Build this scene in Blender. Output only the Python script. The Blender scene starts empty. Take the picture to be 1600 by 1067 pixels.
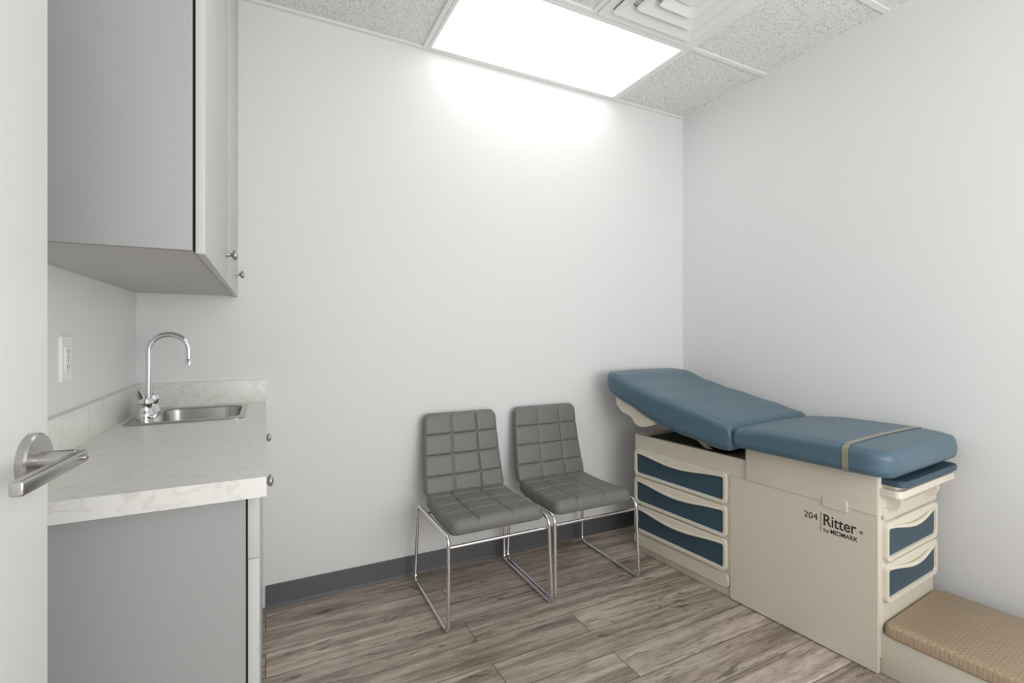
import bpy, bmesh, math
from mathutils import Vector, Matrix
rad = math.radians
C = bpy.context.scene.collection

# ------------------------------------------------------------ materials
def srgb(r, g, b):
    def f(c):
        c /= 255.0
        return c/12.92 if c <= 0.04045 else ((c+0.055)/1.055)**2.4
    return (f(r), f(g), f(b), 1)

def mat(name, col, rough=0.5, metal=0.0, noise=0.0, nscale=30, bump=0.0, bscale=200, coat=0.0, stretch=(1, 1, 1), spec=0.5):
    m = bpy.data.materials.new(name); m.use_nodes = True
    nt = m.node_tree; b = nt.nodes['Principled BSDF']
    b.inputs['Base Color'].default_value = col
    b.inputs['Roughness'].default_value = rough
    b.inputs['Metallic'].default_value = metal
    b.inputs['Specular IOR Level'].default_value = spec
    if coat: b.inputs['Coat Weight'].default_value = coat
    tc = nt.nodes.new('ShaderNodeTexCoord')
    mp = nt.nodes.new('ShaderNodeMapping'); mp.inputs['Scale'].default_value = stretch
    nt.links.new(tc.outputs['Object'], mp.inputs['Vector'])
    n = nt.nodes.new('ShaderNodeTexNoise'); n.inputs['Scale'].default_value = nscale; n.inputs['Detail'].default_value = 4
    nt.links.new(mp.outputs[0], n.inputs['Vector'])
    mx = nt.nodes.new('ShaderNodeMix'); mx.data_type = 'RGBA'
    k = noise
    mx.inputs[6].default_value = (col[0]*(1-k), col[1]*(1-k), col[2]*(1-k), 1)
    mx.inputs[7].default_value = (min(1, col[0]*(1+k)), min(1, col[1]*(1+k)), min(1, col[2]*(1+k)), 1)
    nt.links.new(n.outputs['Fac'], mx.inputs[0]); nt.links.new(mx.outputs[2], b.inputs['Base Color'])
    if bump:
        n2 = nt.nodes.new('ShaderNodeTexNoise'); n2.inputs['Scale'].default_value = bscale; n2.inputs['Detail'].default_value = 3
        nt.links.new(mp.outputs[0], n2.inputs['Vector'])
        bp = nt.nodes.new('ShaderNodeBump'); bp.inputs['Strength'].default_value = bump; bp.inputs['Distance'].default_value = 0.002
        nt.links.new(n2.outputs['Fac'], bp.inputs['Height']); nt.links.new(bp.outputs[0], b.inputs['Normal'])
    return m

M_wall = mat('wall_paint', srgb(227, 228, 228), 0.75, noise=0.01, nscale=3, bump=0.06, bscale=250, spec=0.2)
M_door = mat('door_paint', srgb(232, 233, 233), 0.4, noise=0.01)
M_trim = mat('grid_white', srgb(232, 232, 230), 0.4, noise=0.01)
M_base = mat('vinyl_baseboard', srgb(84, 84, 88), 0.45, noise=0.03)
M_cab = mat('grey_laminate', srgb(162, 163, 163), 0.5, noise=0.03, nscale=40, stretch=(1, 1, 12), bump=0.05)
M_cabdoor = mat('light_grey_laminate', srgb(194, 194, 193), 0.45, noise=0.03, nscale=40, stretch=(1, 1, 12))
M_under = mat('woodgrain_laminate', srgb(196, 195, 191), 0.55, noise=0.10, nscale=14, stretch=(2, 14, 1))
M_dark = mat('dark_gap', srgb(30, 30, 30), 0.8)  # near-black for painted shade in gaps and recess, also outlet slots
M_chrome = mat('polished_chrome', (0.8, 0.8, 0.82, 1), 0.08, 1.0)
M_nickel = mat('satin_nickel', (0.50, 0.49, 0.47, 1), 0.28, 1.0)
M_steel = mat('stainless_steel', (0.46, 0.45, 0.43, 1), 0.25, 1.0, noise=0.05, stretch=(20, 1, 1))
M_leather = mat('grey_leatherette', srgb(112, 112, 110), 0.45, noise=0.05, nscale=60, bump=0.2, bscale=350)
M_blue = mat('blue_vinyl_upholstery', srgb(76, 103, 118), 0.36, noise=0.04, nscale=12, bump=0.12, bscale=500)
M_bluep = mat('dark_blue_panel', srgb(54, 78, 92), 0.5, noise=0.06, nscale=60)
M_beige = mat('cream_enamel', srgb(210, 204, 189), 0.4, noise=0.015, nscale=10)
M_beige2 = mat('cream_plastic', srgb(221, 215, 199), 0.35, noise=0.01)
M_strap = mat('clear_tan_strap', srgb(140, 136, 116), 0.25, noise=0.05)
M_ink = mat('black_print', srgb(40, 38, 38), 0.5)
M_plug = mat('white_plastic', srgb(235, 235, 232), 0.3)
M_red = mat('red_plastic', srgb(190, 40, 35), 0.3)

def speckle():
    m = bpy.data.materials.new('acoustic_tile'); m.use_nodes = True
    nt = m.node_tree; b = nt.nodes['Principled BSDF']; b.inputs['Roughness'].default_value = 0.9
    tc = nt.nodes.new('ShaderNodeTexCoord')
    n = nt.nodes.new('ShaderNodeTexNoise'); n.inputs['Scale'].default_value = 150; n.inputs['Detail'].default_value = 3
    r = nt.nodes.new('ShaderNodeValToRGB')
    r.color_ramp.elements[0].position = 0.34; r.color_ramp.elements[0].color = srgb(178, 176, 171)
    r.color_ramp.elements[1].position = 0.46; r.color_ramp.elements[1].color = srgb(230, 229, 227)
    nt.links.new(tc.outputs['Object'], n.inputs['Vector']); nt.links.new(n.outputs['Fac'], r.inputs[0])
    nt.links.new(r.outputs[0], b.inputs['Base Color'])
    bp = nt.nodes.new('ShaderNodeBump'); bp.inputs['Strength'].default_value = 0.25; bp.inputs['Distance'].default_value = 0.002
    nt.links.new(n.outputs['Fac'], bp.inputs['Height']); nt.links.new(bp.outputs[0], b.inputs['Normal'])
    return m
M_tile = speckle()

def marble():
    m = bpy.data.materials.new('marble_laminate'); m.use_nodes = True
    nt = m.node_tree; b = nt.nodes['Principled BSDF']; b.inputs['Roughness'].default_value = 0.35
    tc = nt.nodes.new('ShaderNodeTexCoord')
    mp = nt.nodes.new('ShaderNodeMapping'); mp.inputs['Rotation'].default_value = (0.3, 0.2, 0.7); mp.inputs['Scale'].default_value = (1, 3, 1.5)
    nt.links.new(tc.outputs['Object'], mp.inputs[0])
    n = nt.nodes.new('ShaderNodeTexNoise'); n.inputs['Scale'].default_value = 9; n.inputs['Detail'].default_value = 8; n.inputs['Distortion'].default_value = 1.0
    nt.links.new(mp.outputs[0], n.inputs['Vector'])
    r = nt.nodes.new('ShaderNodeValToRGB'); e = r.color_ramp.elements
    e[0].position = 0.3; e[0].color = srgb(225, 225, 220)
    e[1].position = 0.7; e[1].color = srgb(221, 221, 216)
    x = e.new(0.47); x.color = srgb(226, 226, 221)
    x = e.new(0.5); x.color = srgb(212, 211, 205)
    x = e.new(0.53); x.color = srgb(225, 225, 220)
    nt.links.new(n.outputs['Fac'], r.inputs[0]); nt.links.new(r.outputs[0], b.inputs['Base Color'])
    return m
M_marble = marble()

def wood_floor():
    m = bpy.data.materials.new('weathered_plank_floor'); m.use_nodes = True
    nt = m.node_tree; N = nt.nodes; L = nt.links; b = N['Principled BSDF']; b.inputs['Roughness'].default_value = 0.42
    tc = N.new('ShaderNodeTexCoord')
    br = N.new('ShaderNodeTexBrick'); br.offset = 0.37; br.offset_frequency = 2
    br.inputs['Scale'].default_value = 1; br.inputs['Brick Width'].default_value = 1.2; br.inputs['Row Height'].default_value = 0.15
    br.inputs['Mortar Size'].default_value = 0.0016; br.inputs['Mortar Smooth'].default_value = 0.3
    br.inputs['Color1'].default_value = (0, 0, 0, 1); br.inputs['Color2'].default_value = (1, 1, 1, 1)
    L.new(tc.outputs['Object'], br.inputs['Vector'])
    off = N.new('ShaderNodeVectorMath'); off.operation = 'MULTIPLY_ADD'
    off.inputs[1].default_value = (7, 13, 5); L.new(br.outputs['Color'], off.inputs[0]); L.new(tc.outputs['Object'], off.inputs[2])
    def noise(scale, sc, detail, dist=0.0):
        mp = N.new('ShaderNodeMapping'); mp.inputs['Scale'].default_value = sc; L.new(off.outputs[0], mp.inputs[0])
        n = N.new('ShaderNodeTexNoise'); n.inputs['Scale'].default_value = scale; n.inputs['Detail'].default_value = detail
        n.inputs['Distortion'].default_value = dist; L.new(mp.outputs[0], n.inputs['Vector']); return n
    n1 = noise(2.2, (1, 12, 1), 8, 0.6)
    r1 = N.new('ShaderNodeValToRGB'); e = r1.color_ramp.elements
    e[0].position = 0.33; e[0].color = srgb(138, 125, 114)
    e[1].position = 0.66; e[1].color = srgb(202, 191, 180)
    x = e.new(0.5); x.color = srgb(175, 163, 151)
    L.new(n1.outputs['Fac'], r1.inputs[0])
    n2 = noise(5, (1, 5, 1), 5, 1.5)
    r2 = N.new('ShaderNodeValToRGB'); e = r2.color_ramp.elements
    e[0].position = 0.30; e[0].color = (0.30, 0.27, 0.25, 1); e[1].position = 0.40; e[1].color = (1, 1, 1, 1)
    L.new(n2.outputs['Fac'], r2.inputs[0])
    n3 = noise(30, (0.6, 6, 1), 3)
    r3 = N.new('ShaderNodeValToRGB'); e = r3.color_ramp.elements
    e[0].position = 0.35; e[0].color = (0.66, 0.645, 0.63, 1); e[1].position = 0.55; e[1].color = (1.0, 1.0, 1.0, 1)
    L.new(n3.outputs['Fac'], r3.inputs[0])
    def mul(a, c, f=1.0):
        mx = N.new('ShaderNodeMix'); mx.data_type = 'RGBA'; mx.blend_type = 'MULTIPLY'; mx.inputs[0].default_value = f
        L.new(a, mx.inputs[6]); L.new(c, mx.inputs[7]); return mx.outputs[2]
    c = mul(r1.outputs[0], r2.outputs[0], 0.8); c = mul(c, r3.outputs[0], 0.8)
    r4 = N.new('ShaderNodeValToRGB'); e = r4.color_ramp.elements
    e[0].color = (0.84, 0.83, 0.82, 1); e[1].color = (1.12, 1.12, 1.12, 1)
    L.new(br.outputs['Color'], r4.inputs[0]); c = mul(c, r4.outputs[0])
    mx = N.new('ShaderNodeMix'); mx.data_type = 'RGBA'; L.new(br.outputs['Fac'], mx.inputs[0]); L.new(c, mx.inputs[6])
    mx.inputs[7].default_value = srgb(70, 60, 54); L.new(mx.outputs[2], b.inputs['Base Color'])
    bp = N.new('ShaderNodeBump'); bp.inputs['Strength'].default_value = 0.25; bp.inputs['Distance'].default_value = 0.002
    L.new(n3.outputs['Fac'], bp.inputs['Height']); L.new(bp.outputs[0], b.inputs['Normal'])
    return m
M_floor = wood_floor()

def tan_vinyl():
    m = mat('tan_diamond_vinyl', srgb(168, 148, 124), 0.45, noise=0.05, nscale=20)
    nt = m.node_tree; N = nt.nodes; L = nt.links; b = N['Principled BSDF']
    tc = N.new('ShaderNodeTexCoord'); mp = N.new('ShaderNodeMapping'); mp.inputs['Rotation'].default_value = (0, 0, rad(45)); mp.inputs['Scale'].default_value = (1, 1, 0)
    L.new(tc.outputs['Object'], mp.inputs[0])
    ch = N.new('ShaderNodeTexVoronoi'); ch.distance = 'CHEBYCHEV'; ch.inputs['Scale'].default_value = 60; ch.inputs['Randomness'].default_value = 0.0
    L.new(mp.outputs[0], ch.inputs['Vector'])
    bp = N.new('ShaderNodeBump'); bp.inputs['Strength'].default_value = 0.6; bp.inputs['Distance'].default_value = 0.005
    L.new(ch.outputs['Distance'], bp.inputs['Height']); L.new(bp.outputs[0], b.inputs['Normal'])
    return m
M_tan = tan_vinyl()

def emit(name, col, s):
    m = bpy.data.materials.new(name); m.use_nodes = True
    b = m.node_tree.nodes['Principled BSDF']
    b.inputs['Base Color'].default_value = col
    b.inputs['Emission Color'].default_value = col; b.inputs['Emission Strength'].default_value = s
    return m
M_lens = emit('lit_diffuser', (1.0, 0.99, 0.975, 1), 1.9)

# ------------------------------------------------------------ mesh helpers
def finish(name, bm, m, parent=None, smooth=True, ang=35, kind=None):
    bmesh.ops.recalc_face_normals(bm, faces=bm.faces)
    me = bpy.data.meshes.new(name); bm.to_mesh(me); bm.free()
    if smooth:
        for p in me.polygons: p.use_smooth = True
        me.set_sharp_from_angle(angle=rad(ang))
    me.materials.append(m)
    o = bpy.data.objects.new(name, me); C.objects.link(o)
    if parent is not None: o.parent = parent
    if kind: o['kind'] = kind
    return o

def add_box(bm, a, b, bev=0.0, seg=2):
    a = Vector(a); b = Vector(b); c = (a+b)/2; d = b-a
    r = bmesh.ops.create_cube(bm, size=1.0)
    vs = r['verts']
    for v in vs: v.co = Vector((v.co.x*d.x+c.x, v.co.y*d.y+c.y, v.co.z*d.z+c.z))
    if bev:
        es = list({e for v in vs for e in v.link_edges})
        bmesh.ops.bevel(bm, geom=es, offset=bev, segments=seg, profile=0.5, affect='EDGES')

def box(name, a, b, m, parent=None, bev=0.0, seg=2, kind=None):
    bm = bmesh.new(); add_box(bm, a, b, bev, seg)
    return finish(name, bm, m, parent, kind=kind)

def boxes(name, lst, m, parent=None, bev=0.0, kind=None):
    bm = bmesh.new()
    for a, b in lst: add_box(bm, a, b, bev)
    return finish(name, bm, m, parent, kind=kind)

def rrect(a0, b0, a1, b1, r, n=6, m=8):
    """CCW, corners with n segs, edges with m subdivisions"""
    pts = []
    cs = [((a1-r, b0+r), -90), ((a1-r, b1-r), 0), ((a0+r, b1-r), 90), ((a0+r, b0+r), 180)]
    for i, (c, st) in enumerate(cs):
        for k in range(n+1):
            t = rad(st+90*k/n); pts.append((c[0]+r*math.cos(t), c[1]+r*math.sin(t)))
        p = pts[-1]; c2, st2 = cs[(i+1) % 4]; t = rad(st2)
        q = (c2[0]+r*math.cos(t), c2[1]+r*math.sin(t))
        for k in range(1, m):
            f = k/m; pts.append((p[0]*(1-f)+q[0]*f, p[1]*(1-f)+q[1]*f))
    return pts

def loft(bm, rings, cap0=True, cap1=True, closed=False):
    R = [[bm.verts.new(p) for p in r] for r in rings]
    n = len(R[0])
    rng = range(len(R)) if closed else range(len(R)-1)
    for i in rng:
        A = R[i]; B = R[(i+1) % len(R)]
        for k in range(n):
            bm.faces.new((A[k], A[(k+1) % n], B[(k+1) % n], B[k]))
    if not closed:
        if cap0: bm.faces.new(R[0][::-1])
        if cap1: bm.faces.new(R[-1])

def ring_plate(bm, outer, inner, f, h0, h1, e=0.0):
    """frame with a hole; f(a,b,h)->xyz ; h1 the visible face"""
    def mix(p, q, t): return (p[0]*(1-t)+q[0]*t, p[1]*(1-t)+q[1]*t)
    O0 = [f(a, b, h0) for a, b in outer]; I0 = [f(a, b, h0) for a, b in inner]
    rings = [O0]
    if e:
        O1 = [f(a, b, h1-e) for a, b in outer]
        O2 = [f(*mix(p, q, 0.08), h1) for p, q in zip(outer, inner)]
        I2 = [f(*mix(p, q, 0.92), h1) for p, q in zip(outer, inner)]
        I1 = [f(a, b, h1-e) for a, b in inner]
        rings += [O1, O2, I2, I1, I0]
    else:
        rings += [[f(a, b, h1) for a, b in outer], [f(a, b, h1) for a, b in inner], I0]
    loft(bm, rings, closed=True)

def prism(bm, pts, f, h0, h1, e=0.0):
    if e:
        cx = sum(p[0] for p in pts)/len(pts); cy = sum(p[1] for p in pts)/len(pts)
        mx = max(math.hypot(p[0]-cx, p[1]-cy) for p in pts)
        def sh(p):
            k = 1-e/mx; return (cx+(p[0]-cx)*k, cy+(p[1]-cy)*k)
        loft(bm, [[f(a, b, h0) for a, b in pts], [f(a, b, h1-e) for a, b in pts], [f(*sh(p), h1) for p in pts]])
    else:
        loft(bm, [[f(a, b, h0) for a, b in pts], [f(a, b, h1) for a, b in pts]])

def fillet(pts, r, closed=False, n=7):
    P = [Vector(p) for p in pts]; out = []
    N = len(P)
    for i in range(N):
        if not closed and (i == 0 or i == N-1): out.append(P[i]); continue
        a, b, c = P[i-1], P[i], P[(i+1) % N]
        u = (a-b); v = (c-b); lu, lv = u.length, v.length; u.normalize(); v.normalize()
        ang = u.angle(v)
        if ang > 3.1: out.append(b); continue
        rr = min(r, 0.49*min(lu, lv)*math.tan(ang/2)); d = rr/math.tan(ang/2)
        cen = b+(u+v).normalized()*(rr/math.sin(ang/2))
        p0 = b+u*d-cen; p1 = b+v*d-cen
        tot = p0.angle(p1)
        for k in range(n+1):
            t = k/n
            w = (p0*math.sin((1-t)*tot)+p1*math.sin(t*tot))/math.sin(tot)
            out.append(cen+w)
    return out

def sweep(bm, pts, r, closed=False, sides=12, radii=None):
    P = [Vector(p) for p in pts]; N = len(P)
    T = []
    for i in range(N):
        if closed: t = P[(i+1) % N]-P[i-1]
        else: t = P[min(i+1, N-1)]-P[max(i-1, 0)]
        T.append(t.normalized())
    up = Vector((0, 0, 1)) if abs(T[0].z) < 0.9 else Vector((1, 0, 0))
    nrm = (up-T[0]*up.dot(T[0])).normalized()
    rings = []
    for i in range(N):
        nrm = (nrm-T[i]*nrm.dot(T[i])).normalized(); bi = T[i].cross(nrm)
        rr = radii[i] if radii else r
        rings.append([P[i]+(nrm*math.cos(2*math.pi*k/sides)+bi*math.sin(2*math.pi*k/sides))*rr for k in range(sides)])
    loft(bm, rings, closed=closed)

def tube(name, pts, r, m, parent=None, fl=0.0, closed=False, sides=12):
    bm = bmesh.new(); sweep(bm, fillet(pts, fl, closed) if fl else pts, r, closed, sides)
    return finish(name, bm, m, parent, ang=50)

def lathe(bm, prof, origin, axis, n=24):
    """prof: (radius, dist along axis)"""
    ax = Vector(axis).normalized(); o = Vector(origin)
    up = Vector((0, 0, 1)) if abs(ax.z) < 0.9 else Vector((1, 0, 0))
    u = (up-ax*up.dot(ax)).normalized(); v = ax.cross(u)
    loft(bm, [[o+ax*d+(u*math.cos(2*math.pi*k/n)+v*math.sin(2*math.pi*k/n))*max(r, 0.0003) for k in range(n)] for r, d in prof])

def thing(name, loc, label, cat, rot=0.0, group=None):
    e = bpy.data.objects.new(name, None); e.empty_display_size = 0.1
    e.location = loc; e.rotation_euler = (0, 0, rot); C.objects.link(e)
    e['label'] = label; e['category'] = cat
    if group: e['group'] = group
    return e

# ------------------------------------------------------------ dimensions
BW = 2.45      # back wall
RW = 2.558     # right wall
LW = -0.468    # left wall
CH = 2.702     # ceiling
FY = -0.6

# ------------------------------------------------------------ room shell
box('floor', (LW-0.1, FY, -0.05), (RW+0.1, BW+0.1, 0), M_floor, kind='structure')
box('ceiling', (LW-0.1, FY, CH+0.008), (RW+0.1, BW+0.1, CH+0.06), M_tile, kind='structure')
box('wall_back', (LW-0.1, BW, 0), (RW+0.1, BW+0.1, CH+0.008), M_wall, kind='structure')
box('wall_right', (RW, FY, 0), (RW+0.1, BW, CH+0.008), M_wall, kind='structure')
box('wall_left', (LW-0.1, FY, 0), (LW, BW, CH+0.008), M_wall, kind='structure')
def baseboard(name, f, x0, x1):
    bm = bmesh.new()
    pr = [(0, 0), (0.012, 0), (0.008, 0.006), (0.005, 0.014), (0.005, 0.094), (0.003, 0.1), (0, 0.1)]
    loft(bm, [[f(x, d, z) for d, z in pr] for x in (x0, x1)])
    return finish(name, bm, M_base, kind='structure')
baseboard('baseboard_back', lambda x, d, z: (x, BW-d, z), 0.0, RW-0.013)
baseboard('baseboard_right', lambda x, d, z: (RW-d, x, z), FY, BW-0.001)

# ceiling grid
bars = []
for x in (0.73, 1.95):
    bars.append(((x-0.012, FY, CH-0.002), (x+0.012, BW-0.02, CH+0.008)))
for y in (1.82, 1.21, 0.60, -0.01):
    bars.append(((LW+0.02, y-0.012, CH-0.0015), (RW-0.02, y+0.012, CH+0.008)))
bars.append(((1.34-0.012, 1.222, CH-0.001), (1.34+0.012, 1.808, CH+0.008)))
boxes('trim_1', bars, M_trim, kind='structure')
boxes('trim_2', [((LW, BW-0.022, CH-0.003), (RW, BW, CH+0.008)), ((RW-0.022, FY, CH-0.003), (RW, BW-0.022, CH+0.008)),
                 ((LW, FY, CH-0.003), (LW+0.022, BW-0.022, CH+0.008))], M_trim, kind='structure')

# troffer light
e = thing('ceiling_light', (1.34, 2.125, CH), 'rectangular recessed fluorescent troffer with glowing white diffuser in the tile ceiling', 'ceiling light')
fz = lambda a, b, h: Vector((a, b, h))
bm = bmesh.new()
ring_plate(bm, rrect(-0.597, -0.292, 0.597, 0.300, 0.002, 2, 1), rrect(-0.580, -0.275, 0.580, 0.283, 0.002, 2, 1), fz, 0.006, -0.004)
finish('light_frame', bm, M_trim, e)
box('light_diffuser', (-0.580, -0.275, 0.0), (0.580, 0.283, 0.004), M_lens, e)

# air diffuser
e = thing('air_vent', (1.645, 1.515, CH), 'white square stepped air diffuser set in the suspended ceiling', 'vent')
bm = bmesh.new()
ring_plate(bm, rrect(-0.292, -0.292, 0.292, 0.292, 0.004, 3, 2), rrect(-0.250, -0.250, 0.250, 0.250, 0.03, 3, 2), fz, 0.006, -0.006, 0.002)
finish('vent_frame', bm, M_trim, e)
for s0, s1, zz in ((0.248, 0.185, -0.018), (0.175, 0.115, -0.022), (0.105, 0.055, -0.026)):
    bm = bmesh.new()
    o = rrect(-s0, -s0, s0, s0, 0.025, 4, 2); i = rrect(-s1, -s1, s1, s1, 0.02, 4, 2)
    loft(bm, [[Vector((a, b, zz)) for a, b in o], [Vector((a, b, zz+0.002)) for a, b in o], [Vector((a, b, 0.004)) for a, b in i], [Vector((a, b, 0.001)) for a, b in i]], closed=True)
    finish('vent_louver', bm, M_trim, e)
bm = bmesh.new(); prism(bm, rrect(-0.05, -0.05, 0.05, 0.05, 0.02, 4, 2), fz, 0.004, -0.018, -0.0)
finish('vent_center_plate', bm, M_trim, e)

# ------------------------------------------------------------ entry door (structure)
dr = box('door_1', (-0.045, 0, 0.008), (0, 0.93, 2.13), M_door, bev=0.002, kind='structure')
dr.location = (-0.368, 0.0256, 0); dr.rotation_euler = (0, 0, rad(-5))
hx, hy, hz = 0.0, 0.88, 1.054
bm = bmesh.new()
lathe(bm, [(0.0385, 0.0), (0.0385, 0.009), (0.036, 0.0115), (0.020, 0.0125), (0.014, 0.013)], (hx, hy, hz), (1, 0, 0), 48)
lathe(bm, [(0.0125, 0.012), (0.0125, 0.05), (0.011, 0.052)], (hx, hy, hz), (1, 0, 0), 24)
add_box(bm, (0.046, hy-0.155, hz-0.009), (0.060, hy+0.014, hz+0.009), 0.003, 3)
lathe(bm, [(0.004, 0.0), (0.004, 0.004), (0.002, 0.005)], (0.060, hy, hz), (1, 0, 0), 12)
h = finish('door_handle', bm, M_nickel, dr); h['label'] = 'satin nickel lever handle with round rose'
boxes('trim_3', [((-0.458, -0.10, 0), (-0.372, -0.0, 2.16)), ], M_door, kind='structure')

# ------------------------------------------------------------ knobs
def knob(name, parent, p, axis=(1, 0, 0)):
    bm = bmesh.new()
    lathe(bm, [(0.010, 0), (0.009, 0.002), (0.006, 0.005), (0.006, 0.014), (0.013, 0.018), (0.0165, 0.023), (0.015, 0.028), (0.007, 0.031), (0.001, 0.0315)], p, axis, 20)
    k = finish(name, bm, M_nickel, parent, ang=60); k['label'] = 'round brushed nickel knob'; return k

# upper cabinet
UZ = 1.398; UY0 = 1.16; UH = CH-0.004-UZ
e = thing('wall_cabinet', (LW, UY0, UZ), 'grey laminate wall cabinet reaching the ceiling above the counter', 'cabinet')
D = 0.338; W = BW-UY0-0.002
bm = bmesh.new()
add_box(bm, (0.001, 0, 0.0), (D-0.001, 0.018, UH-0.0), 0.0008)
for a, b in [((0.001, W-0.018, 0.012), (D-0.001, W, UH)), ((0.001, 0.018, UH-0.018), (D-0.001, W-0.018, UH)), ((0.001, 0.018, 0.012), (0.012, W-0.018, UH-0.018)),
             ((0.012, W/2-0.009, 0.018), (D-0.004, W/2+0.009, UH-0.018))]:
    add_box(bm, a, b)
b_ = finish('cabinet_body', bm, M_cab, e)
box('bottom_panel', (0.001, 0.0182, 0.0), (D-0.001, W, 0.0118), M_under, e)
box('gap_shade_sheet', (D-0.003, 0.004, 0.002), (D+0.0015, W-0.004, UH-0.004), M_dark, e)  # dark sheet standing in for the shade between carcass and doors
for i in range(2):
    y0 = 0.0 if i == 0 else W/2+0.0015; y1 = W/2-0.0015 if i == 0 else W
    d = box('cabinet_door', (D+0.004, y0, -0.006), (D+0.021, y1, UH-0.003), M_cabdoor, e, bev=0.0015)
    knob('knob', d, (D+0.021, y1-0.045 if i == 0 else y1-0.13, 0.080))

# base cabinet
BY0 = 1.19; BH = 0.886
e = thing('base_cabinet', (LW, BY0, 0), 'grey laminate base cabinet with flat fronts under the counter', 'cabinet')
D = 0.430; W = BW-BY0-0.002
boxes('cabinet_body', [((0.001, 0, 0), (D, 0.018, BH)), ((0.001, W-0.018, 0), (D, W, BH)), ((0.001, 0.018, 0.10), (D, W-0.018, 0.118)),
                       ((0.001, 0.018, 0.118), (0.010, W-0.018, BH)), ((D-0.07, 0.018, 0.0), (D-0.055, W-0.018, 0.10)), ((D-0.03, 0.018, BH-0.03), (D-0.004, W-0.018, BH)),
                       ((0.01, W/2-0.009, 0.118), (D-0.004, W/2+0.009, 0.6))], M_cab, e)
box('gap_shade_sheet', (D, 0.008, 0.02), (D+0.003, W-0.004, BH-0.006), M_dark, e)  # shade of the gap behind the fronts, put in as a dark sheet
for i in range(2):
    y0 = 0.0 if i == 0 else W/2+0.0015; y1 = W/2-0.0015 if i == 0 else W-0.001
    box('cabinet_door', (D+0.004, y0, 0.015), (D+0.026, y1, 0.745), M_cabdoor, e, bev=0.0015)
    d = box('cabinet_drawer', (D+0.004, y0, 0.7465), (D+0.026, y1, BH-0.002), M_cabdoor, e, bev=0.0004)
    knob('knob', d, (D+0.026, (y0+y1)/2, 0.825))

# countertop with sink cutout (local origin at wall/near corner on the cabinet top)
CT = 0.928
e = thing('countertop', (LW, 1.155, BH), 'white marble-pattern laminate countertop with backsplash on grey cabinet', 'countertop')
bm = bmesh.new()
CD = 0.470; CL = BW-1.155
sx0, sy0, sx1, sy1 = 0.115, 0.86, 0.385, 1.185
ring_plate(bm, rrect(0.001, 0, CD, CL-0.001, 0.002, 6, 8), rrect(sx0, sy0, sx1, sy1, 0.05, 6, 8), fz, 0.0, CT-BH)
finish('counter_slab', bm, M_marble, e, ang=30)
zt = CT-BH
boxes('backsplash', [((0.001, CL-0.021, zt), (CD-0.002, CL-0.001, zt+0.10)), ((0.001, 0.0, zt), (0.019, CL-0.021, zt+0.10))], M_marble, e, bev=0.001)

# sink
e = thing('sink', (LW+0.048, 1.985, CT), 'small stainless steel drop-in bar sink set in the counter', 'sink')
bm = bmesh.new()
ox = -0.048; oy = 1.155-1.985
hole = (sx0+ox+0.004, sy0+oy+0.004, sx1+ox-0.004, sy1+oy-0.004)
outer = rrect(0.0, 0.0, 0.352, 0.385, 0.03, 6, 8); inner = rrect(*hole, 0.045, 6, 8)
ring_plate(bm, outer, inner, fz, 0.0005, 0.005, 0.0015)
finish('sink_rim', bm, M_steel, e)
bm = bmesh.new()
def ins(d, z, r): return [Vector((a, b, z)) for a, b in rrect(hole[0]+d, hole[1]+d, hole[2]-d, hole[3]-d, r, 6, 8)]
loft(bm, [ins(-0.001, 0.003, 0.045), ins(0.001, -0.004, 0.045), ins(0.006, -0.12, 0.042), ins(0.016, -0.14, 0.04), ins(0.045, -0.148, 0.03),
          ins(0.045, -0.150, 0.03), ins(0.014, -0.143, 0.04), ins(0.004, -0.121, 0.042), ins(-0.001, -0.006, 0.045)], cap0=False, cap1=False, closed=True)
f = bm.faces.new([bm.verts.new(p) for p in ins(0.045, -0.148, 0.03)])
finish('sink_basin', bm, M_steel, e)
cx = (hole[0]+hole[2])/2; cy = (hole[1]+hole[3])/2
bm = bmesh.new(); lathe(bm, [(0.038, 0.0), (0.036, 0.003), (0.026, 0.002), (0.02, 0.001)], (cx, cy, -0.148), (0, 0, 1), 24)
finish('drain', bm, M_chrome, e)

# faucet
FX, FYc = -0.378, 2.165
e = thing('faucet', (FX, FYc, CT+0.005), 'chrome gooseneck faucet with two lever handles at the sink', 'faucet')
bm = bmesh.new(); prism(bm, rrect(-0.026, -0.085, 0.026, 0.085, 0.025, 8, 2), fz, 0, 0.012, 0.003)
finish('faucet_base', bm, M_chrome, e)
bm = bmesh.new()
lathe(bm, [(0.020, 0.010), (0.020, 0.03), (0.016, 0.045), (0.0125, 0.05)], (0, 0, 0), (0, 0, 1))
arc = [Vector((0, 0, 0.04)), Vector((0, 0, 0.12)), Vector((0, 0, 0.20)), Vector((0, 0, 0.235))]
R = 0.061
for k in range(1, 21):
    t = math.pi-math.pi*k/20*1.0; arc.append(Vector((R+R*math.cos(t), 0, 0.235+R*math.sin(t))))
arc += [Vector((2*R, 0, 0.215)), Vector((2*R, 0, 0.19))]
sweep(bm, arc, 0.0095, sides=16)
lathe(bm, [(0.0115, 0), (0.0115, 0.02), (0.0095, 0.022)], (2*R, 0, 0.183), (0, 0, 1))
finish('spout', bm, M_chrome, e, ang=50)
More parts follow.
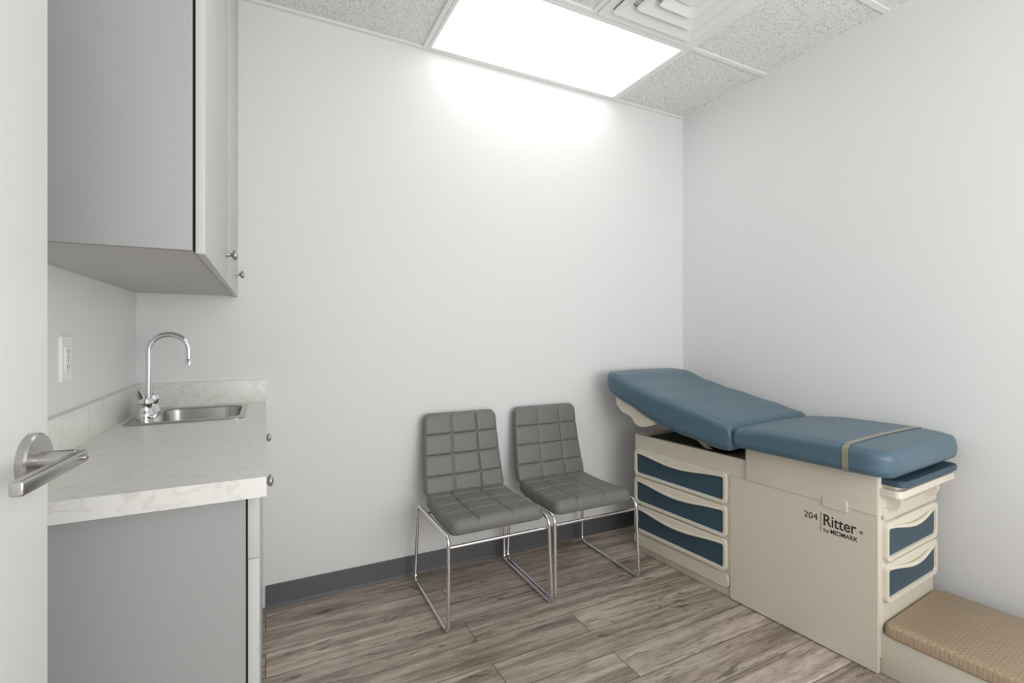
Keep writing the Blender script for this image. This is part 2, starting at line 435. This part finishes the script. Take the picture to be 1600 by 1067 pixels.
for s in (-1, 1):
    bm = bmesh.new()
    y = s*0.058
    lathe(bm, [(0.026, 0.010), (0.026, 0.022), (0.022, 0.026), (0.022, 0.050), (0.027, 0.056), (0.023, 0.070), (0.008, 0.075)], (0, y, 0), (0, 0, 1))
    pts = [Vector((0, y, 0.060)), Vector((-0.008, y+s*0.012, 0.072)), Vector((-0.012, y+s*0.028, 0.092)), Vector((-0.014, y+s*0.036, 0.106))]
    sweep(bm, pts, 0.006, sides=10, radii=[0.011, 0.010, 0.009, 0.008])
    hnd = finish('faucet_handle', bm, M_chrome, e, ang=50)
    bm = bmesh.new(); lathe(bm, [(0.006, 0.0), (0.005, 0.0015)], (0.0, y, 0.075), (0, 0, 1), 12)
    finish('handle_cap', bm, M_red if s < 0 else M_bluep, hnd)

# wall outlet
e = thing('wall_outlet', (LW, 1.655, 1.165), 'white rectangular power outlet plate on the wall above the counter', 'outlet')
fx = lambda a, b, h: Vector((h, a, b))
bm = bmesh.new(); prism(bm, rrect(-0.037, -0.0605, 0.037, 0.0605, 0.004, 4, 1), fx, 0.0, 0.006, 0.002); finish('cover_plate', bm, M_plug, e)
bm = bmesh.new(); prism(bm, rrect(-0.0168, -0.0335, 0.0168, 0.0335, 0.002, 3, 1), fx, 0.006, 0.009, 0.001); rc = finish('receptacle', bm, M_plug, e)
for z in (-0.020, 0.020):
    box('outlet_slot', (0.0088, -0.0075, z-0.004), (0.0093, -0.0060, z+0.004), M_dark, rc)
    box('outlet_slot', (0.0088, 0.0060, z-0.004), (0.0093, 0.0075, z+0.004), M_dark, rc)
    box('outlet_slot', (0.0088, -0.0018, z-0.010), (0.0093, 0.0018, z-0.007), M_dark, rc)
box('outlet_button', (0.0088, -0.006, -0.006), (0.0100, 0.006, -0.001), M_cabdoor, rc)
box('outlet_button', (0.0088, -0.006, 0.001), (0.0100, 0.006, 0.006), M_cabdoor, rc)

# ------------------------------------------------------------ chairs
def cushion(name, m, parent, f, wfun, L, T, back, er, cr, su, sv, nu=110, nv=104, gd=0.007, gw=0.0042, crown=0.006):
    """f(u,v,h)->xyz, u in [-w/2,w/2], v in [0,L]; quilted grooves at fractions su/sv"""
    bm = bmesh.new()
    top = {}; bot = {}
    uu = [0]+list(su)+[1]; vv = [0]+list(sv)+[1]
    def puff(x, ks):
        for p, q in zip(ks, ks[1:]):
            if p <= x <= q:
                t = (x-p)/(q-p); return max(0.0, 4*t*(1-t))**0.4
        return 0
    for j in range(nv+1):
        for i in range(nu+1):
            a = i/nu; b = j/nv
            v = b*L; w = wfun(b); u = (a-0.5)*w
            hu = w/2
            cu = hu-cr
            for vc, sgn in ((cr, -1), (L-cr, 1)):
                du = abs(u)-cu; dv = (v-vc)*sgn
                if du > 0 and dv > 0:
                    mx = max(du, dv); ln = math.hypot(du, dv)
                    k = mx/ln
                    u = math.copysign(cu+du*k, u); v = vc+sgn*dv*k
            d = min(hu-abs(u), v, L-v)
            for vc, sgn in ((cr, -1), (L-cr, 1)):
                du = abs(u)-cu; dv = (v-vc)*sgn
                if du > 0 and dv > 0: d = cr-math.hypot(du, dv)
            d = max(d, 0)
            q = min(1, d/er); prof = math.sqrt(max(0, 1-(1-q)**2))
            g = 0
            for s in su:
                x = abs(u-(s-0.5)*w*1.0)
                g = max(g, math.exp(-(x/gw)**2))
            for s in sv:
                x = abs(v-s*L); g = max(g, math.exp(-(x/gw)**2))
            pf = puff(u/w+0.5, uu)*puff(v/L, vv)
            h = T*(0.25+0.75*prof)+crown*(1-(2*u/w)**2)*(1-(2*v/L-1)**2)-gd*g*(0.3+0.7*prof)+0.003*pf
            hb = -back*(0.1+0.9*prof)
            top[i, j] = bm.verts.new(f(u, v, h)); bot[i, j] = bm.verts.new(f(u, v, hb))
    for j in range(nv):
        for i in range(nu):
            bm.faces.new((top[i, j], top[i+1, j], top[i+1, j+1], top[i, j+1]))
            bm.faces.new((bot[i, j], bot[i, j+1], bot[i+1, j+1], bot[i+1, j]))
    for i in range(nu):
        bm.faces.new((top[i, 0], bot[i, 0], bot[i+1, 0], top[i+1, 0])); bm.faces.new((top[i, nv], top[i+1, nv], bot[i+1, nv], bot[i, nv]))
    for j in range(nv):
        bm.faces.new((top[0, j], top[0, j+1], bot[0, j+1], bot[0, j])); bm.faces.new((top[nu, j], bot[nu, j], bot[nu, j+1], top[nu, j+1]))
    return finish(name, bm, m, parent, ang=80)

GRP = 'matching waiting chairs along the wall'
ch = thing('chair', (0.91, 2.145, 0), 'grey quilted leatherette chair with chrome sled base', 'chair', group=GRP)
parts = []
def fseat(u, v, h):   # v 0 = front
    sag = 0.012*math.sin(math.pi*min(1, v/0.43))
    return Vector((u, -0.243+v, 0.402+h-sag))
parts.append(cushion('seat', M_leather, ch, fseat, lambda b: 0.455-0.035*b, 0.43, 0.048, 0.014, 0.022, 0.04, (0.28, 0.64), (0.30, 0.55, 0.80)))
def fback(u, v, h):
    t = v/0.40
    y = 0.178+0.085*t + 0.012*math.sin(math.pi*t)
    return Vector((u, y-h, 0.425+v*0.985))
parts.append(cushion('backrest', M_leather, ch, fback, lambda b: 0.435-0.035*b, 0.405, 0.026, 0.014, 0.018, 0.035, (0.36, 0.70), (0.24, 0.49, 0.74), gd=0.006))
for s in (-1, 1):
    parts.append(tube('leg', [(s*0.246, 0.232, 0.010), (s*0.246, -0.262, 0.010), (s*0.240, -0.245, 0.395), (s*0.236, 0.215, 0.385)], 0.0085, M_chrome, ch, fl=0.035, closed=True))
parts.append(tube('crossbar', [(-0.240, -0.232, 0.345), (0.240, -0.232, 0.345)], 0.007, M_chrome, ch))
parts.append(tube('crossbar', [(-0.236, 0.10, 0.375), (0.236, 0.10, 0.375)], 0.007, M_chrome, ch))
ch2 = ch.copy(); C.objects.link(ch2); ch2.location = (1.425, 2.150, 0)
ch2['label'] = 'grey quilted leatherette chair with chrome base, beside exam table'
for p in parts:
    q = p.copy(); q.parent = ch2; C.objects.link(q)

# ------------------------------------------------------------ exam table
T = thing('exam_table', (1.977, 0.965, 0), 'cream medical exam table with blue vinyl padded top and drawers', 'exam table', rot=rad(4.5))
BWD = 0.49; BL = 1.21
bm = bmesh.new()
def fxy(a, b, h): return Vector((a, b, h))
ring_plate(bm, rrect(0, 0, BWD, BL, 0.02, 5, 4), rrect(0.02, 0.02, BWD-0.02, BL-0.02, 0.015, 5, 4), fxy, 0.060, 0.66)
add_box(bm, (0.018, 0.018, 0.60), (BWD-0.018, BL-0.018, 0.615))
add_box(bm, (0.006, 0.010, 0.0), (BWD-0.006, BL-0.02, 0.065), 0.004)
finish('table_base', bm, M_beige, T)
fn = lambda a, b, h: Vector((-h, a, b))       # near side face, a=y', b=z, h outwards
bm = bmesh.new()
prism(bm, rrect(0.002, 0.004, 0.594, 0.575, 0.006, 3, 2), fn, -0.006, 0.008, 0.003)
finish('side_panel', bm, M_beige, T)
bm = bmesh.new(); prism(bm, rrect(0.60, 0.045, 1.20, 0.105, 0.02, 4, 2), fn, -0.004, 0.010, 0.004)
finish('lower_rail', bm, M_beige, T)
bm = bmesh.new()
ring_plate(bm, rrect(-0.012, -0.004, BWD+0.012, 0.52, 0.012, 4, 4), rrect(0.012, 0.03, BWD-0.012, 0.50, 0.01, 4, 4), fxy, 0.575, 0.722)
finish('seat_support', bm, M_beige, T)
bm = bmesh.new(); prism(bm, rrect(0.10, 0.555, 0.19, 0.60, 0.006, 3, 2), fn, 0.004, 0.015, 0.003)
finish('cover_latch', bm, M_beige, T)

def drawer(f, a0, a1, b0, b1, parent, dark=M_bluep):
    n, m = 5, 16
    r = 0.022
    outer = rrect(a0, b0, a1, b1, r, n, m)
    inner = rrect(a0+0.016, b0+0.016, a1-0.016, b1-0.022, 0.014, n, m)
    wd = a1-a0
    def wav(p):
        a, b = p
        if b > (b0+b1)/2:
            t = (a-a0)/wd
            k = (b-(b0+b1)/2)/((b1-b0)/2-0.022)
            return (a, b-0.020*k*(math.sin(math.pi*t)**2))
        return p
    inner = [wav(p) for p in inner]
    bm = bmesh.new()
    ring_plate(bm, outer, inner, f, -0.004, 0.016, 0.003)
    d = finish('drawer', bm, M_beige2, parent)
    bm = bmesh.new()
    prism(bm, rrect(a0+0.008, b0+0.008, a1-0.008, b1-0.010, 0.014, 4, 4), f, -0.003, 0.008)
    p = finish('drawer_front', bm, dark, d); p['label'] = 'dark blue front panel'
    bm = bmesh.new(); pts = []
    for k in range(25):
        t = k/24
        a = a0+0.014+(wd-0.028)*t; b = b1-0.020-0.020*math.sin(math.pi*t)**2
        pts.append(f(a, b, 0.014+0.010*math.sin(math.pi*t)))
    sweep(bm, pts, 0.006, sides=10, radii=[0.004+0.004*math.sin(math.pi*k/24) for k in range(25)])
    finish('handle', bm, M_beige2, d, ang=60)
for z0, z1 in ((0.435, 0.582), (0.278, 0.425), (0.121, 0.268)):
    drawer(fn, 0.610, 1.190, z0, z1, T)
ff = lambda a, b, h: Vector((a, -h, b))
for z0, z1 in ((0.405, 0.548), (0.255, 0.398)):
    drawer(ff, 0.018, BWD-0.018, z0, z1, T)

def section(xc, hw, zb, zt, r, n=8, crown=0.0, y=0.0):
    pts = rrect(xc-hw, zb, xc+hw, zt, r, n, 12)
    out = []
    for a, b in pts:
        if b > (zb+zt)/2: b += crown*(1-((a-xc)/hw)**2)
        out.append(Vector((a, y, b)))
    return out
XC = 0.2325; HW = 0.3275
def interp(tab, s):
    if s <= tab[0][0]: return tab[0][1]
    for (a, x), (b, y) in zip(tab, tab[1:]):
        if s <= b:
            t = (s-a)/(b-a); t = t*t*(3-2*t)*0.5+t*0.5
            return x+(y-x)*t
    return tab[-1][1]
def pad(name, s0, s1, top, bot, c0, c1, er=0.04, crown=0.006, xc=XC, hw=HW, m=M_blue):
    ss = []
    N = 14
    for k in range(N+1): ss.append(s0+max(c0, er)*(1-math.cos(math.pi/2*k/N)))
    mid0 = ss[-1]; end = [s1-max(c1, er)*(1-math.cos(math.pi/2*k/N)) for k in range(N+1)][::-1]
    for k in range(1, 24): ss.append(mid0+(end[0]-mid0)*k/24)
    ss += end
    rings = []
    for s in ss:
        w = hw
        d0 = s-s0; d1 = s1-s
        if d0 < c0: w = hw-(c0-math.sqrt(max(0, c0*c0-(c0-d0)**2)))
        if d1 < c1: w = hw-(c1-math.sqrt(max(0, c1*c1-(c1-d1)**2)))
        d = min(d0, d1); q = min(1, d/er); pr = math.sqrt(max(0, 1-(1-q)**2))
        zt, zb = interp(top, s), interp(bot, s)
        mid = zb+(zt-zb)*0.45; zt2 = mid+(zt-mid)*max(pr, 0.08); zb2 = mid+(zb-mid)*max(pr, 0.08)
        r = min(er, (zt2-zb2)*0.48)
        rings.append(section(xc, w, zb2, zt2, r, crown=crown*pr, y=s))
    bm = bmesh.new(); loft(bm, rings)
    return finish(name, bm, m, T, ang=80)
STOP = [(-0.07, 0.818), (0.1, 0.830), (0.35, 0.830), (0.53, 0.814)]
SBOT = [(-0.07, 0.728), (0.5, 0.728)]
pd = pad('seat_cushion', -0.075, 0.530, STOP, SBOT, 0.09, 0.022, er=0.028); pd['label'] = 'blue vinyl padded seat section'
BTOP = [(0.50, 0.814), (0.58, 0.834), (0.72, 0.866), (0.95, 0.910), (1.12, 0.948), (1.28, 1.000), (1.39, 1.010)]
BBOT = [(0.50, 0.705), (0.60, 0.702), (0.80, 0.728), (1.00, 0.772), (1.20, 0.842), (1.39, 0.920)]
pd = pad('backrest_cushion', 0.529, 1.392, BTOP, BBOT, 0.020, 0.11, er=0.032, crown=0.004); pd['label'] = 'raised blue vinyl padded back section'
bm = bmesh.new()
def srg(y, off): return section(XC, HW+off, 0.728-off, 0.829+off, 0.028+off, crown=0.006, y=y)
loft(bm, [srg(0.062, 0.0004), srg(0.062, 0.002), srg(0.082, 0.002), srg(0.082, 0.0004)], closed=True)
finish('paper_strap', bm, M_strap, T)
bm = bmesh.new(); rings = []
for k in range(13):
    s = 0.62+0.64*k/12; z = interp(BBOT, s)
    rings.append([Vector((x, s, zz)) for x, zz in ((0.02, z+0.004), (0.02, z-0.008), (0.04, z-0.016), (0.425, z-0.016), (0.445, z-0.008), (0.445, z+0.004))])
loft(bm, rings); finish('backrest_pan', bm, M_beige2, T)
for x in (-0.060, 0.50):
    bm = bmesh.new()
    prof = [(1.00, 0.750), (1.06, 0.728), (1.11, 0.720), (1.15, 0.735), (1.165, 0.768), (1.20, 0.775), (1.25, 0.785), (1.29, 0.822), (1.30, 0.870), (1.20, 0.845), (1.14, 0.825), (1.02, 0.790)]
    loft(bm, [[Vector((xx, a, b)) for a, b in prof] for xx in (x, x+0.026)])
    bmesh.ops.bevel(bm, geom=list(bm.edges), offset=0.004, segments=2, affect='EDGES', clamp_overlap=True)
    finish('roll_bracket', bm, M_beige2, T)
tube('paper_roll_rod', [(-0.045, 1.10, 0.742), (0.51, 1.10, 0.742)], 0.014, M_beige2, T)
for x in (0.13, 0.35):
    tube('lift_arm', [(x, 0.75, 0.60), (x, 1.02, 0.60+0.17)], 0.012, M_beige2, T)
box('recess_shade_slab', (0.022, 0.75, 0.616), (BWD-0.022, BL-0.022, 0.640), M_dark, T)  # near-black slab that paints the shade inside the open recess under the backrest
bm = bmesh.new(); prism(bm, rrect(0.0, -0.075, 0.50, 0.10, 0.03, 5, 4), fxy, 0.690, 0.712, 0.004)
fr = finish('footrest_pad', bm, M_bluep, T); fr['label'] = 'dark blue pull-out leg rest'
bm = bmesh.new(); prism(bm, rrect(-0.008, -0.065, 0.498, 0.06, 0.02, 5, 4), fxy, 0.652, 0.676, 0.004)
prism(bm, rrect(0.02, -0.045, 0.47, 0.05, 0.01, 5, 4), fxy, 0.676, 0.690)
finish('foot_tray', bm, M_beige2, T)
for x in (0.035, 0.36):
    bm = bmesh.new()
    prof = [(-0.050, 0.654), (-0.052, 0.625), (-0.040, 0.598), (-0.018, 0.588), (0.002, 0.588), (0.002, 0.654)]
    loft(bm, [[Vector((xx, a, b)) for a, b in prof] for xx in (x, x+0.016)])
    bmesh.ops.bevel(bm, geom=list(bm.edges), offset=0.003, segments=2, affect='EDGES', clamp_overlap=True)
    lathe(bm, [(0.016, 0), (0.018, 0.004), (0.018, 0.014), (0.014, 0.018)], (x+0.045, -0.004, 0.622), (0, -1, 0), 20)
    add_box(bm, (x+0.010, -0.022, 0.613), (x+0.050, -0.003, 0.631), 0.004, 2)
    finish('stirrup_holder', bm, M_beige2, T)
bm = bmesh.new(); prism(bm, rrect(0.012, 0.556, BWD-0.012, 0.600, 0.008, 3, 3), ff, 0.0, 0.010, 0.003)
finish('fascia_strip', bm, M_beige, T)
bm = bmesh.new(); add_box(bm, (0.012, -0.60, 0.0), (BWD-0.012, 0.015, 0.145), 0.008, 2)
st = finish('step', bm, M_beige, T); st['label'] = 'cream pull-out step with tan vinyl top'
bm = bmesh.new()
def insr(d, z): return [Vector((a, b, z)) for a, b in rrect(0.004+d, -0.61+d, BWD-0.004-d, -0.004-d, 0.03, 6, 4)]
loft(bm, [insr(0.006, 0.145), insr(0.0, 0.152), insr(0.0, 0.172), insr(0.004, 0.184), insr(0.016, 0.192)])
finish('step_cushion', bm, M_tan, st)

def text(body, size, ypos, z, shear=0.0, bold=0.0, sx=1.0, name='printed_lettering', serif=None):
    cu = bpy.data.curves.new('lettering', 'FONT'); cu.body = body; cu.size = size; cu.extrude = 0.0003; cu.offset = bold; cu.shear = shear
    ob = bpy.data.objects.new('lettering', cu); C.objects.link(ob)
    bpy.context.view_layer.update()
    dg = bpy.context.evaluated_depsgraph_get(); me = bpy.data.meshes.new_from_object(ob.evaluated_get(dg))
    bpy.data.objects.remove(ob)
    if serif:
        bm = bmesh.new(); bm.from_mesh(me)
        for x0, x1, y0, y1 in serif: add_box(bm, (x0*size, y0*size, -0.0003), (x1*size, y1*size, 0.0003))
        bm.to_mesh(me); bm.free()
    for v in me.vertices:
        x, y, zz = v.co; v.co = Vector((-0.0085-zz, ypos-x*sx, z+y))
    me.materials.clear(); me.materials.append(M_ink)
    o = bpy.data.objects.new(name, me); C.objects.link(o); o.parent = T
    return o
text('204', 0.036, 0.262, 0.492)
box('printed_rule', (-0.0088, 0.1965, 0.455), (-0.0080, 0.1978, 0.530), M_ink, T)
text('Ritter', 0.062, 0.190, 0.482, bold=0.0006, sx=0.80, serif=[(0.02, 0.24, 0.0, 0.035), (0.02, 0.16, 0.655, 0.69)])
text('®', 0.016, 0.062, 0.490)
text('by', 0.022, 0.187, 0.456)
text('MIDMARK', 0.024, 0.163, 0.456, bold=0.0003, sx=0.88)

# ------------------------------------------------------------ world, added fill light, camera
w = bpy.data.worlds.new('world'); bpy.context.scene.world = w; w.use_nodes = True
bg = w.node_tree.nodes['Background']; bg.inputs[0].default_value = (1.0, 0.992, 0.985, 1); bg.inputs[1].default_value = 1.12

la = bpy.data.lights.new('added_bounce_fill', 'AREA'); la.shape = 'RECTANGLE'; la.size = 1.8; la.size_y = 1.2; la.energy = 36; la.color = (1, 0.99, 0.975)  # unseen fill light added behind the camera to brighten ceiling and walls
lo = bpy.data.objects.new('added_bounce_fill', la); C.objects.link(lo); lo.location = (1.3, -1.0, 1.3)
lo.rotation_euler = (Vector((1.2, 1.6, 2.6))-Vector(lo.location)).to_track_quat('-Z', 'Y').to_euler()

cam = bpy.data.cameras.new('camera'); co = bpy.data.objects.new('camera', cam); C.objects.link(co)
co.location = (0, 0, 1.23); co.rotation_euler = (rad(90), 0, -math.atan(385/760))
cam.sensor_width = 36; cam.lens = 36*760/1600; cam.shift_y = -11.5/1600; cam.clip_start = 0.02
bpy.context.scene.camera = co
bpy.context.scene.view_settings.view_transform = 'Standard'
